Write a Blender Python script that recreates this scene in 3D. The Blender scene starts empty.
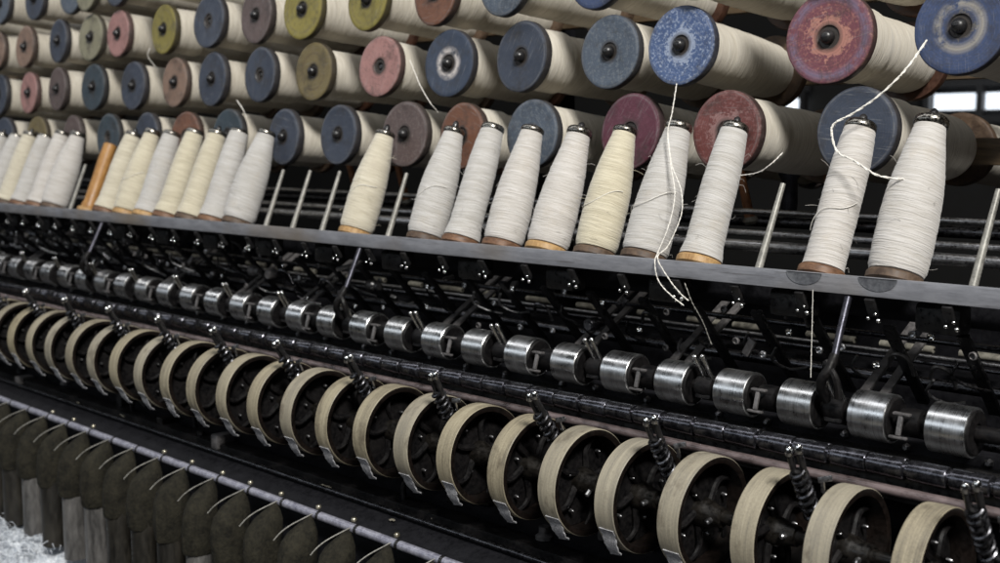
import bpy, bmesh, math, random
from mathutils import Vector, Matrix
random.seed(11)
ZC = 1.35                      # height of the camera above the floor; machine heights below are given relative to it
C = bpy.context.scene.collection
PI = math.pi

# ------------------------------------------------------------------ materials
class NT:
    def __init__(s, name):
        s.m = bpy.data.materials.new(name); s.m.use_nodes = True
        s.t = s.m.node_tree; s.b = s.t.nodes['Principled BSDF']
    def n(s, typ, **kw):
        nd = s.t.nodes.new(typ)
        for k, v in kw.items():
            if k in nd.inputs: nd.inputs[k].default_value = v
            else: setattr(nd, k, v)
        return nd
    def l(s, a, b): s.t.links.new(a, b)
    def math(s, op, a, b=None, clamp=False):
        nd = s.t.nodes.new('ShaderNodeMath'); nd.operation = op; nd.use_clamp = clamp
        for i, v in enumerate((a, b)):
            if v is None: continue
            if hasattr(v, 'links'): s.l(v, nd.inputs[i])
            else: nd.inputs[i].default_value = v
        return nd.outputs[0]
    def coords(s, scale=(1, 1, 1), rnd=True):
        tc = s.n('ShaderNodeTexCoord'); mp = s.n('ShaderNodeMapping'); mp.inputs['Scale'].default_value = scale
        s.l(tc.outputs['Object'], mp.inputs['Vector'])
        if rnd:
            oi = s.n('ShaderNodeObjectInfo'); cx = s.n('ShaderNodeCombineXYZ')
            r = s.math('MULTIPLY', oi.outputs['Random'], 37.0)
            for i in range(3): s.l(r, cx.inputs[i])
            s.l(cx.outputs[0], mp.inputs['Location'])
        return mp.outputs[0]
    def noise(s, vec, scale, detail=3, rough=.6):
        nd = s.n('ShaderNodeTexNoise', Scale=scale, Detail=detail, Roughness=rough); s.l(vec, nd.inputs['Vector']); return nd.outputs['Fac']
    def ramp(s, f, stops):
        nd = s.n('ShaderNodeValToRGB'); cr = nd.color_ramp
        while len(cr.elements) < len(stops): cr.elements.new(.5)
        for e, (p, c) in zip(cr.elements, stops):
            e.position = p; e.color = (c, c, c, 1) if not hasattr(c, '__len__') else (*c, 1)
        s.l(f, nd.inputs[0]); return nd.outputs[0]
    def mix(s, f, a, b, mode='MIX'):
        nd = s.n('ShaderNodeMix', data_type='RGBA', blend_type=mode)
        for i, v in ((0, f), (6, a), (7, b)):
            if hasattr(v, 'links'): s.l(v, nd.inputs[i])
            elif hasattr(v, '__len__'): nd.inputs[i].default_value = (*v, 1)
            else: nd.inputs[i].default_value = v
        return nd.outputs[2]
    def bump(s, h, strength=.4, dist=.001):
        nd = s.n('ShaderNodeBump', Strength=strength, Distance=dist); s.l(h, nd.inputs['Height']); s.l(nd.outputs[0], s.b.inputs['Normal'])
    def col(s, c):
        if hasattr(c, 'links'): s.l(c, s.b.inputs['Base Color'])
        else: s.b.inputs['Base Color'].default_value = (*c, 1)
    def rough(s, c):
        if hasattr(c, 'links'): s.l(c, s.b.inputs['Roughness'])
        else: s.b.inputs['Roughness'].default_value = c

def mat_yarn(name, c1, c2, fine=1.0):
    s = NT(name)
    v = s.coords((1, 1, 1))
    wob = s.noise(v, 40, 2)
    # thread layers run round the package: stretched noise along the axis
    tc = s.n('ShaderNodeTexCoord'); sp = s.n('ShaderNodeSeparateXYZ'); s.l(tc.outputs['Object'], sp.inputs[0])
    oi = s.n('ShaderNodeObjectInfo')
    z = s.math('ADD', sp.outputs[2], s.math('MULTIPLY', wob, .0035))
    z = s.math('ADD', z, s.math('MULTIPLY', oi.outputs['Random'], 9.0))
    z = s.math('ADD', z, s.math('MULTIPLY', sp.outputs[0], .07))
    def lay(k, xy):
        cx = s.n('ShaderNodeCombineXYZ')
        s.l(s.math('MULTIPLY', sp.outputs[0], xy), cx.inputs[0]); s.l(s.math('MULTIPLY', sp.outputs[1], xy), cx.inputs[1]); s.l(s.math('MULTIPLY', z, k), cx.inputs[2])
        return s.noise(cx.outputs[0], 1, 2, .55)
    a = lay(520 * fine, 24); b = lay(950 * fine, 40); c = lay(90, 8)
    f = s.math('ADD', s.math('MULTIPLY', a, .5), s.math('MULTIPLY', b, .3)); f = s.math('ADD', f, s.math('MULTIPLY', c, .2))
    r = s.ramp(f, [(.36, 0.0), (.62, 1.0)])
    base = s.mix(oi.outputs['Random'], c1, c2)
    dk = s.mix(1.0, base, (.72, .70, .66), 'MULTIPLY')
    colr = s.mix(r, dk, base)
    soil = s.ramp(s.noise(v, 25, 4, .7), [(.55, 0.0), (.8, .5)])
    colr = s.mix(soil, colr, (.42, .37, .30))
    s.col(colr); s.rough(.92)
    s.b.inputs['Sheen Weight'].default_value = .25; s.b.inputs['Sheen Roughness'].default_value = .6
    s.b.inputs['Specular IOR Level'].default_value = .15
    s.bump(f, .9, .003)
    return s.m

def mat_disc(name, base, worn, wear=.45, centre=.5, ring=None, speck=0.0):
    """painted wooden end disc; wear eats the paint round the bore, the edge and in scratches"""
    g_ = sum(base) / 3; base = tuple(max(.004, (x * 1.08 - g_ * .08)) * .62 for x in base); worn = tuple(x * .82 for x in worn)
    s = NT(name); v = s.coords((1, 1, 1))
    tc = s.n('ShaderNodeTexCoord'); ln = s.n('ShaderNodeVectorMath', operation='LENGTH'); sp = s.n('ShaderNodeSeparateXYZ'); s.l(tc.outputs['Object'], sp.inputs[0])
    cb = s.n('ShaderNodeCombineXYZ'); s.l(sp.outputs[0], cb.inputs[0]); s.l(sp.outputs[1], cb.inputs[1]); s.l(cb.outputs[0], ln.inputs[0])
    rad = s.math('DIVIDE', ln.outputs['Value'], .062)
    n1 = s.noise(v, 55, 5, .7); n2 = s.noise(v, 190, 4, .7); n3 = s.noise(v, 14, 3, .6)
    # mask near centre
    cm = s.math('MULTIPLY', s.math('SUBTRACT', centre + .12, rad, True), 2.6)
    em = s.math('MULTIPLY', s.math('SUBTRACT', rad, .90, True), 5.0)
    tot = s.math('ADD', s.math('ADD', cm, em), s.math('MULTIPLY', s.math('SUBTRACT', n1, .5), 2.2))
    tot = s.math('ADD', tot, s.math('MULTIPLY', s.math('SUBTRACT', n2, .5), 1.3))
    tot = s.math('ADD', tot, wear - .5)
    mk = s.ramp(tot, [(.42, 0.0), (.62, 1.0)])
    if ring is None: ring = (.935, .035, tuple(x * .7 + .09 for x in base))
    bv = s.mix(s.ramp(n3, [(.35, 0.0), (.7, 1.0)]), base, tuple(min(1, x * 1.25 + .008) for x in base))
    if speck:
        bv = s.mix(s.ramp(n2, [(.5, 0.0), (.64, speck)]), bv, worn)
    c = s.mix(s.math('MULTIPLY', mk, .85), bv, worn)
    if ring:
        rr, rw, rc = ring
        m = s.math('SUBTRACT', 1.0, s.math('DIVIDE', s.math('ABSOLUTE', s.math('SUBTRACT', rad, rr)), rw), True)
        m = s.math('MULTIPLY', m, s.ramp(n1, [(.38, 0.0), (.52, 1.0)]))
        c = s.mix(m, c, rc)
    # straight scrapes and knocks across the face
    mp2 = s.n('ShaderNodeMapping'); mp2.inputs['Scale'].default_value = (26, 420, 10); mp2.inputs['Rotation'].default_value = (0, 0, .7); s.l(v, mp2.inputs['Vector'])
    sc1 = s.ramp(s.noise(mp2.outputs[0], 1, 3, .6), [(.60, 0.0), (.68, .55)])
    mp3 = s.n('ShaderNodeMapping'); mp3.inputs['Scale'].default_value = (380, 34, 10); mp3.inputs['Rotation'].default_value = (0, 0, .2); s.l(v, mp3.inputs['Vector'])
    sc2 = s.ramp(s.noise(mp3.outputs[0], 1, 3, .6), [(.62, 0.0), (.70, .45)])
    pale = tuple(min(1, x * .5 + .16) for x in base)
    c = s.mix(sc1, c, pale); c = s.mix(sc2, c, (.03, .027, .025))
    grime = s.ramp(s.noise(v, 24, 5, .75), [(.50, 0.0), (.72, .75)])
    c = s.mix(grime, c, (.028, .024, .022))
    # turned rings in the wood and oily grime on the outer edge
    tr_ = s.math('SINE', s.math('MULTIPLY', s.math('ADD', rad, s.math('MULTIPLY', n3, .05)), 95.0))
    c = s.mix(s.math('MULTIPLY', s.math('ADD', tr_, 1.0), .09), c, (.02, .02, .02))
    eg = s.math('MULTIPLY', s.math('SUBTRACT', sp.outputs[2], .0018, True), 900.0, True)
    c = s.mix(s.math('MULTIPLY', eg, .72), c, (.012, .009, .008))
    ln2 = s.math('MULTIPLY', s.math('SUBTRACT', rad, .955, True), 24.0, True)
    c = s.mix(s.math('MULTIPLY', ln2, s.math('MULTIPLY', n1, .8)), c, (.03, .025, .022))
    # dark grime in the bore
    gm = s.math('MULTIPLY', s.math('SUBTRACT', .31, s.math('SUBTRACT', rad, s.math('MULTIPLY', n1, .09)), True), 8.0, True)
    c = s.mix(gm, c, (.03, .025, .022))
    s.col(c); s.rough(s.ramp(n1, [(.3, .42), (.7, .75)]))
    s.bump(s.math('ADD', s.math('MULTIPLY', mk, -.5), s.math('MULTIPLY', n2, .5)), .45, .0012)
    return s.m

def mat_simple(name, c1, c2, rough=(.4, .7), metal=0.0, sc=60, stretch=(1, 1, 1), bump=.25, bd=.001, lo=.35, hi=.65, spec=.5):
    s = NT(name); v = s.coords(stretch)
    n = s.noise(v, sc, 5, .65); n2 = s.noise(v, sc * 4, 3, .6)
    f = s.math('ADD', s.math('MULTIPLY', n, .7), s.math('MULTIPLY', n2, .3))
    s.col(s.ramp(f, [(lo, c1), (hi, c2)])); s.rough(s.ramp(n2, [(.3, rough[0]), (.7, rough[1])]))
    s.b.inputs['Metallic'].default_value = metal; s.b.inputs['Specular IOR Level'].default_value = spec
    s.bump(f, bump, bd)
    return s.m

def mat_drum():
    s = NT('turned_steel'); v = s.coords((1, 1, 1))
    tc = s.n('ShaderNodeTexCoord'); sp = s.n('ShaderNodeSeparateXYZ'); s.l(tc.outputs['Object'], sp.inputs[0])
    oi = s.n('ShaderNodeObjectInfo')
    cx = s.n('ShaderNodeCombineXYZ'); s.l(s.math('MULTIPLY', s.math('ADD', sp.outputs[0], oi.outputs['Random']), 900), cx.inputs[0])
    s.l(s.math('MULTIPLY', sp.outputs[1], 12), cx.inputs[1]); s.l(s.math('MULTIPLY', sp.outputs[2], 12), cx.inputs[2])
    b = s.noise(cx.outputs[0], 1, 3, .6); n = s.noise(v, 45, 4, .7)
    c = s.mix(s.ramp(n, [(.35, 0.0), (.7, 1.0)]), (.60, .61, .62), (.88, .89, .90))
    c = s.mix(s.ramp(b, [(.3, .6), (.5, 0.0)]), c, (.18, .18, .18))
    c = s.mix(s.math('MULTIPLY', oi.outputs['Random'], .4), c, (.38, .36, .33))
    c = s.mix(s.ramp(s.noise(v, 16, 5, .75), [(.58, 0.0), (.75, .5)]), c, (.14, .12, .10))
    s.col(c); s.b.inputs['Metallic'].default_value = 1.0
    s.rough(s.math('ADD', s.math('MULTIPLY', b, .2), s.math('MULTIPLY', n, .42)))
    s.bump(b, .12, .0004)
    return s.m

M = {}
M['yarn_white'] = mat_yarn('white_yarn', (.55, .525, .50), (.48, .47, .455))
M['yarn_cream'] = mat_yarn('cream_yarn', (.56, .515, .395), (.57, .53, .43))
M['yarn_spool'] = mat_yarn('roving_yarn', (.64, .60, .52), (.54, .50, .425), .7)
M['wood_brown'] = mat_simple('brown_wood', (.075, .035, .018), (.20, .105, .055), (.4, .65), sc=40, stretch=(1, 1, 3))
M['wood_dark'] = mat_simple('dark_wood', (.045, .027, .017), (.12, .078, .05), (.45, .7), sc=50)
M['wood_ochre'] = mat_simple('ochre_wood', (.24, .13, .05), (.44, .28, .12), (.4, .6), sc=40, stretch=(3, 3, 1))
M['wood_orange'] = mat_simple('bare_orange_wood', (.22, .10, .025), (.42, .22, .07), (.35, .55), sc=30, stretch=(2, 2, .6))
M['wood_red'] = mat_simple('red_brown_wood', (.028, .012, .008), (.075, .032, .018), (.35, .6), sc=30)
M['copperwood'] = mat_simple('copper_brown_wood', (.16, .06, .025), (.32, .14, .06), (.35, .6), sc=30)
M['wood_beam'] = mat_simple('beam_wood', (.05, .033, .018), (.15, .105, .06), (.5, .8), sc=18, stretch=(.3, 3, 3))
M['iron'] = mat_simple('oily_black_iron', (.005, .005, .006), (.020, .019, .019), (.22, .5), sc=35, bump=.4, bd=.002)
M['iron_dusty'] = mat_simple('dusty_black_iron', (.0025, .0025, .0035), (.008, .008, .010), (.5, .8), sc=30, bump=.5, bd=.002, spec=.15)
M['steel'] = mat_simple('worn_steel', (.22, .22, .23), (.50, .50, .51), (.25, .5), metal=1.0, sc=70)
M['steel_dark'] = mat_simple('dark_steel', (.04, .04, .045), (.15, .15, .16), (.2, .45), metal=1.0, sc=50)
M['tipsteel'] = mat_simple('tarnished_tip_steel', (.05, .045, .04), (.40, .38, .34), (.15, .4), metal=1.0, sc=110)
M['half_disc_grey'] = mat_simple('dark_grey_half_disc', (.045, .047, .055), (.11, .115, .125), (.5, .7), sc=60)
M['bluish'] = mat_simple('blued_steel', (.032, .032, .042), (.075, .075, .092), (.3, .5), metal=.8, sc=60)
M['chrome'] = mat_simple('bright_nickel', (.55, .55, .54), (.8, .79, .76), (.08, .22), metal=1.0, sc=90)
M['drum'] = mat_drum()
M['void'] = mat_simple('greasy_soot_black', (.002, .002, .0025), (.010, .009, .009), (.35, .65), sc=40, spec=.18, bump=.4, bd=.002)
M['rail'] = mat_simple('galvanised_rail', (.20, .205, .225), (.29, .295, .32), (.42, .62), metal=.25, sc=90, stretch=(.25, 1, 1), bump=.3)
_r = NT('worn_grey_rail'); _v = _r.coords((.25, 1, 1), False); _v2 = _r.coords((1.6, 30, 30), False)
_n = _r.noise(_v, 60, 5, .7); _b = _r.noise(_v2, 6, 4, .7); _g = _r.noise(_r.coords((1, 1, 1), False), 3.1, 3, .6)
_c = _r.ramp(_n, [(.3, (.17, .175, .195)), (.7, (.28, .285, .31))])
_c = _r.mix(_r.ramp(_g, [(.48, 0.0), (.66, .8)]), _c, (.20, .165, .125))
_c = _r.mix(_r.ramp(_b, [(.58, 0.0), (.72, .7)]), _c, (.08, .075, .075))
_r.col(_c); _r.rough(_r.ramp(_n, [(.3, .38), (.7, .65)])); _r.b.inputs['Metallic'].default_value = .3; _r.bump(_b, .4, .001)
M['rail'] = _r.m
_r = NT('worn_belting'); _v = _r.coords((1, 1, 1)); _oi = _r.n('ShaderNodeObjectInfo')
_s1 = _r.noise(_r.coords((620, 14, 14)), 1, 3, .6); _s2 = _r.noise(_r.coords((90, 5, 5)), 1, 3, .6); _f = _r.noise(_v, 420, 3, .7); _b = _r.noise(_v, 9, 3, .6)
_m = _r.math('ADD', _r.math('ADD', _r.math('MULTIPLY', _s1, .30), _r.math('MULTIPLY', _s2, .30)), _r.math('ADD', _r.math('MULTIPLY', _f, .22), _r.math('MULTIPLY', _b, .18)))
_c = _r.ramp(_m, [(.38, (.10, .082, .05)), (.51, (.25, .212, .135)), (.64, (.41, .36, .245))])
_c = _r.mix(_r.math('MULTIPLY', _oi.outputs['Random'], .45), _c, (.27, .26, .235))
_c = _r.mix(_r.ramp(_r.noise(_r.coords((30, 16, 16)), 1, 4, .7), [(.54, 0.0), (.70, .7)]), _c, (.06, .045, .03))
_r.col(_c); _r.rough(_r.ramp(_s2, [(.3, .45), (.7, .75)])); _r.bump(_m, .45, .0012)
M['rim'] = _r.m
M['rim_edge'] = mat_simple('oiled_rim_edge', (.003, .0024, .002), (.011, .007, .0055), (.3, .5), sc=40)
M['hubiron'] = mat_simple('hub_iron', (.002, .0018, .0016), (.012, .010, .008), (.25, .5), sc=40)
M['pinktube'] = mat_simple('pinkish_tube_paint', (.022, .016, .016), (.16, .125, .125), (.22, .42), sc=14, stretch=(.8, 2, 2))
M['segment'] = mat_simple('blued_segment', (.03, .03, .036), (.14, .14, .16), (.14, .34), metal=.9, sc=40, bump=.06)
M['tape'] = mat_simple('grey_cotton_tape', (.13, .13, .14), (.46, .46, .48), (.85, .95), sc=160, bump=.8, bd=.002)
M['sleeve'] = mat_simple('olive_cloth', (.006, .0056, .004), (.026, .0235, .016), (.85, .95), sc=45, bump=.7, bd=.004, spec=.2)
M['tube_grey'] = mat_simple('grey_tube', (.035, .034, .033), (.13, .125, .12), (.3, .55), sc=30, stretch=(1, 1, .25))
M['tube_brown'] = mat_simple('brown_tube', (.006, .0055, .0045), (.022, .019, .014), (.4, .6), sc=30, stretch=(1, 1, .25))
M['rodsteel'] = mat_simple('lilac_grey_rod', (.17, .17, .22), (.40, .40, .46), (.3, .5), metal=.4, sc=40)
M['wire'] = mat_simple('pale_wire', (.15, .145, .13), (.32, .31, .28), (.35, .55), metal=.3, sc=60)
M['cord'] = mat_simple('white_cord', (.66, .63, .57), (.80, .78, .73), (.85, .95), sc=300, bump=.8, bd=.001)
M['lint'] = mat_simple('white_waste', (.22, .25, .30), (.74, .77, .80), (.9, .98), sc=90, bump=.8, bd=.004)
M['lintdull'] = mat_simple('dull_lint', (.12, .11, .085), (.28, .26, .21), (.9, .98), sc=90, bump=.8, bd=.003)
M['cream_bar'] = mat_simple('cream_bar_paint', (.07, .066, .055), (.30, .285, .24), (.35, .55), sc=30)
M['greybar'] = mat_simple('grey_bar', (.06, .058, .058), (.17, .16, .16), (.4, .6), metal=.3, sc=50)
M['gold'] = mat_simple('brassy_nut', (.20, .18, .13), (.45, .42, .34), (.2, .4), metal=.8, sc=60)
M['wall'] = mat_simple('far_wall', (.003, .003, .003), (.007, .0065, .006), (.8, .95), sc=2)
M['floor'] = mat_simple('mill_floor', (.012, .010, .008), (.03, .024, .018), (.5, .8), sc=4)
gs = NT('lit_window'); gs.col((.8, .85, .9)); gs.b.inputs['Emission Color'].default_value = (.82, .90, 1, 1); gs.b.inputs['Emission Strength'].default_value = 1.1
M['window'] = gs.m

# ------------------------------------------------------------------ mesh helpers
def V(x, y, z): return Vector((x, y, z))
def frame_from(d):
    d = d.normalized(); a = Vector((0, 0, 1)) if abs(d.z) < .9 else Vector((1, 0, 0))
    u = d.cross(a).normalized(); return u, d.cross(u).normalized()
def lathe(prof, seg=40, axis='Z', bm=None, off=(0, 0, 0), wob=None):
    """prof: list of (r, h) along axis"""
    bm = bm or bmesh.new(); rings = []; o = Vector(off)
    for k, (r, h) in enumerate(prof):
        ring = []
        if r < 1e-6:
            p = V(0, 0, h) if axis == 'Z' else (V(h, 0, 0) if axis == 'X' else V(0, h, 0))
            ring = [bm.verts.new(p + o)]
        else:
            for i in range(seg):
                a = 2 * PI * i / seg; rr = r * (1 + (wob(a, h) if wob else 0)); c, s = math.cos(a) * rr, math.sin(a) * rr
                p = V(c, s, h) if axis == 'Z' else (V(h, c, s) if axis == 'X' else V(s, h, c))
                ring.append(bm.verts.new(p + o))
        rings.append(ring)
    for a, b in zip(rings, rings[1:]):
        n = max(len(a), len(b))
        for i in range(n):
            j = (i + 1) % n
            q = [a[i % len(a)], a[j % len(a)], b[j % len(b)], b[i % len(b)]]
            u = []
            for v in q:
                if v not in u: u.append(v)
            if len(u) >= 3:
                try: bm.faces.new(u)
                except ValueError: pass
    return bm
def tube(pts, r, bm=None, seg=8, taper=None, caps=True):
    bm = bm or bmesh.new(); pts = [Vector(p) for p in pts]; rings = []; u = None
    for i, p in enumerate(pts):
        d = (pts[min(i + 1, len(pts) - 1)] - pts[max(i - 1, 0)])
        if d.length < 1e-9: d = Vector((0, 0, 1))
        d.normalize()
        if u is None: u, w = frame_from(d)
        else:
            u = (u - d * u.dot(d)).normalized(); w = d.cross(u)
        rr = r if taper is None else r * taper(i / max(1, len(pts) - 1))
        rings.append([bm.verts.new(p + (u * math.cos(2 * PI * k / seg) + w * math.sin(2 * PI * k / seg)) * rr) for k in range(seg)])
    for a, b in zip(rings, rings[1:]):
        for k in range(seg):
            bm.faces.new((a[k], a[(k + 1) % seg], b[(k + 1) % seg], b[k]))
    if caps: bm.faces.new(rings[0][::-1]); bm.faces.new(rings[-1])
    return bm
def box(x0, x1, y0, y1, z0, z1, bm=None, bev=0.0, mtx=None):
    bm = bm or bmesh.new()
    r = bmesh.ops.create_cube(bm, size=1)
    for v in r['verts']:
        v.co = V(x0 + (v.co.x + .5) * (x1 - x0), y0 + (v.co.y + .5) * (y1 - y0), z0 + (v.co.z + .5) * (z1 - z0))
    if bev:
        es = list({e for v in r['verts'] for e in v.link_edges})
        rb = bmesh.ops.bevel(bm, geom=es, offset=bev, segments=2, affect='EDGES', profile=.6)
        vs = list({v for f in rb['faces'] for v in f.verts} | {v for v in r['verts'] if v.is_valid})
    else: vs = r['verts']
    if mtx: bmesh.ops.transform(bm, matrix=mtx, verts=vs)
    return bm
def bar(p, q, w, t, bm=None, bev=.001, up=None):
    """flat bar from p to q, width w along X-ish, thickness t"""
    p, q = Vector(p), Vector(q); d = (q - p); L = d.length; d.normalize()
    x = Vector(up) if up else Vector((1, 0, 0)); x = (x - d * x.dot(d)).normalized(); y = d.cross(x)
    m = Matrix.Translation(p) @ Matrix((x, y, d)).transposed().to_4x4()
    return box(-w / 2, w / 2, -t / 2, t / 2, 0, L, bm, bev, m)
def smooth_pts(P, n=8):
    P = [Vector(p) for p in P]; out = []
    Q = [P[0] * 2 - P[1]] + P + [P[-1] * 2 - P[-2]]
    for i in range(1, len(Q) - 2):
        for k in range(n):
            t = k / n; a, b, c, d = Q[i - 1], Q[i], Q[i + 1], Q[i + 2]
            out.append(.5 * ((2 * b) + (c - a) * t + (2 * a - 5 * b + 4 * c - d) * t * t + (3 * b - a - 3 * c + d) * t ** 3))
    out.append(P[-1]); return out
def mesh(bm, name, m, smooth=True, ang=40):
    bmesh.ops.recalc_face_normals(bm, faces=bm.faces)
    me = bpy.data.meshes.new(name); bm.to_mesh(me); bm.free(); me.materials.append(m)
    if smooth:
        for p in me.polygons: p.use_smooth = True
        me.set_sharp_from_angle(angle=math.radians(ang))
    return me
def obj(name, bm, m, parent=None, smooth=True, **kw):
    me = bm if isinstance(bm, bpy.types.Mesh) else mesh(bm, name, m, smooth)
    o = bpy.data.objects.new(name, me); C.objects.link(o); o.parent = parent
    for k, v in kw.items(): o[k] = v
    return o
def thing(name, label, cat, loc=(0, 0, 0), rot=(0, 0, 0), group=None):
    o = bpy.data.objects.new(name, None); C.objects.link(o); o.empty_display_size = .02
    o.location = (loc[0], loc[1], loc[2] + ZC); o.rotation_euler = rot; o['label'] = label; o['category'] = cat
    if group: o['group'] = group
    return o
def dup(root, label, loc, rot=None):
    r = root.copy(); C.objects.link(r); r.location = (loc[0], loc[1], loc[2] + ZC)
    if rot is not None: r.rotation_euler = rot
    r['label'] = label
    for ch in list(root.children):
        c = ch.copy(); C.objects.link(c); c.parent = r
        for g in list(ch.children):
            d = g.copy(); C.objects.link(d); d.parent = c
    return r
def tag(o, label, cat, group=None):
    o['label'] = label; o['category'] = cat
    if group: o['group'] = group
    return o
ORD = ['first', 'second', 'third', 'fourth', 'fifth', 'sixth', 'seventh', 'eighth', 'ninth', 'tenth', 'eleventh', 'twelfth', 'thirteenth', 'fourteenth', 'fifteenth', 'sixteenth', 'seventeenth', 'eighteenth', 'nineteenth', 'twentieth']
def ordw(i):
    if i < 20: return ORD[i]
    if i == 29: return 'thirtieth'
    return ('twenty-' if i < 29 else 'thirty-') + ORD[(i - 20) % 10 if i < 29 else i - 30]

XL, XR = -6.0, .6            # machine ends

# ------------------------------------------------------------------ the room
fl = obj('floor', box(-14, 6, -4, 12, -.05, 0), M['floor'], smooth=False); fl['kind'] = 'structure'
w = obj('back_wall', box(-14, 6, 9.0, 9.2, 0, 5), M['wall'], smooth=False); w['kind'] = 'structure'
w = obj('side_wall', box(-14.2, -14, -4, 9.0, 0, 5), M['wall'], smooth=False); w['kind'] = 'structure'
winf = []
for i, (x0, x1) in enumerate([(-6.03, -5.40), (-4.26, -3.2)]):
    wz0, wz1 = ZC + .25, ZC + .372
    t = thing('window', ['bright white window pane showing through the gap behind the red disc spool', 'bright white window glimpsed at right edge behind the blue spool'][i], 'window', (0, 0, -ZC))
    b = box(x0, x1, 8.905, 8.925, wz0, wz1); obj('pane', b, M['window'], t, smooth=False)
    b = bmesh.new()
    for xx in [x0 - .06, x1] + [x0 + (x1 - x0) * k / 3 for k in (1, 2)]: box(xx, xx + .05, 8.84, 8.90, wz0 - .05, wz1 + .05, b)
    for zz in (wz0 - .1, wz1 + .05): box(x0 - .1, x1 + .1, 8.835, 8.903, zz, zz + .05, b)
    obj('frame', b, M['iron'], t, smooth=False)

# ------------------------------------------------------------------ roving spools on the creel
R = .062
def flange_mesh(m):
    prof = [(0, .0105), (.0085, .0105), (.0085, .0025), (.0145, .0022), (.016, 0), (.030, .0002), (.050, .0002), (.0535, -.0001), (.0595, 0), (.0612, .0009), (R, .0025), (R, .0145), (.061, .0165), (.02, .017)]
    return mesh(lathe(prof, 56, wob=lambda a, h: .005 * math.sin(2 * a + 1) + .003 * math.sin(5 * a) + .002 * math.sin(11 * a + 2)), 'flange', m, ang=28)
def spool_yarn_mesh(kind):
    L = .285
    if kind == 0: P = [(.022, .015), (.052, .0172), (.0548, .03), (.0552, .085), (.0520, .095), (.0505, .105), (.0520, .18), (.0505, .255), (.047, L - .017), (.02, L - .011)]
    elif kind == 1: P = [(.022, .015), (.049, .0172), (.0535, .03), (.053, .12), (.0515, .2), (.049, .25), (.046, L - .017), (.02, L - .016)]
    else: P = [(.022, .015), (.046, .0172), (.049, .025), (.0495, .10), (.048, .19), (.046, .25), (.042, L - .017), (.02, L - .016)]
    rnd = random.Random(kind); full = []
    for (a, b) in zip(P, P[1:]):
        n = max(1, int(abs(b[1] - a[1]) / .004))
        for k in range(n):
            t = k / n; full.append((a[0] + (b[0] - a[0]) * t + (rnd.uniform(-.00035, .00035) if a[0] > .03 else 0), a[1] + (b[1] - a[1]) * t))
    full.append(P[-1])
    return mesh(lathe(full, 40, wob=lambda a, h: .006 * math.sin(2 * a + h * 30)), 'yarn', M['yarn_spool'], ang=60)
SY = [spool_yarn_mesh(k) for k in range(3)]
knob = mesh(lathe([(0, -.0125), (.004, -.012), (.0080, -.009), (.0100, -.004), (.0098, .001), (.0075, .004), (.0075, .012), (.006, .013), (.006, .31), (0, .31)], 20), 'spindle', M['iron'])
holepin = mesh(lathe([(0, .004), (.0045, .0045), (.0055, .006), (.0055, .31), (0, .31)], 16), 'spindle', M['iron'])
D = {
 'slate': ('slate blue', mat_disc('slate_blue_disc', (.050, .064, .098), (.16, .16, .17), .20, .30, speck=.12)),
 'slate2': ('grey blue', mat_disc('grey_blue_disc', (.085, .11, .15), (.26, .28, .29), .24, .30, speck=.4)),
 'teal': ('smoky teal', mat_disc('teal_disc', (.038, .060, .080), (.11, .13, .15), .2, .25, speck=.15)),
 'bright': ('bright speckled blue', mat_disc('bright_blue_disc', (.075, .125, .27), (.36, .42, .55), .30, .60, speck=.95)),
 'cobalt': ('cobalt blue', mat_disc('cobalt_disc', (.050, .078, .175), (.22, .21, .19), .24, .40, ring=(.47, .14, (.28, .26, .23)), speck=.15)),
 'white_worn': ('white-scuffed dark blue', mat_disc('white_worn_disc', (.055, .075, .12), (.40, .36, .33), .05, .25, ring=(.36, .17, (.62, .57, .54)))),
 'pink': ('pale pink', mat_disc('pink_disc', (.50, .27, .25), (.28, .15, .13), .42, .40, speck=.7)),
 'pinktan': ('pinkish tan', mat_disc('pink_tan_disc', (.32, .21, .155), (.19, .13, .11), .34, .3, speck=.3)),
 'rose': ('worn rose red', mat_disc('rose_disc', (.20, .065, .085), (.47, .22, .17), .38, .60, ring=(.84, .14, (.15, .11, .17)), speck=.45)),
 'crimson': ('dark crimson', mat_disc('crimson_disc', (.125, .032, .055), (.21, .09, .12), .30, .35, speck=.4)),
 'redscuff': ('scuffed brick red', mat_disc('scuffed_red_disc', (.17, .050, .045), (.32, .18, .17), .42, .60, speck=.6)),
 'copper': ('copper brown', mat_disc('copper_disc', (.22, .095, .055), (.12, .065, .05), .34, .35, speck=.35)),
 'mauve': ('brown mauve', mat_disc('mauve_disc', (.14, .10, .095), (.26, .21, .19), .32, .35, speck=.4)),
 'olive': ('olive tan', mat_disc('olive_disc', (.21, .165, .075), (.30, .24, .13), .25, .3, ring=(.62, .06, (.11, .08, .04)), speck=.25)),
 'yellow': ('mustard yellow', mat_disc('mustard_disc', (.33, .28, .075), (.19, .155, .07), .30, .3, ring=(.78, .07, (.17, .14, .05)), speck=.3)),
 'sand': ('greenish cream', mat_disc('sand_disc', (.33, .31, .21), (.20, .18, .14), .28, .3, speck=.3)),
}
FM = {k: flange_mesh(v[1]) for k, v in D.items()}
back_mesh = flange_mesh(M['wood_red']); back_dark = flange_mesh(M['wood_dark'])
rowname = {0: 'bottom row', 1: 'second row', 2: 'third row', 3: 'top row'}
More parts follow.
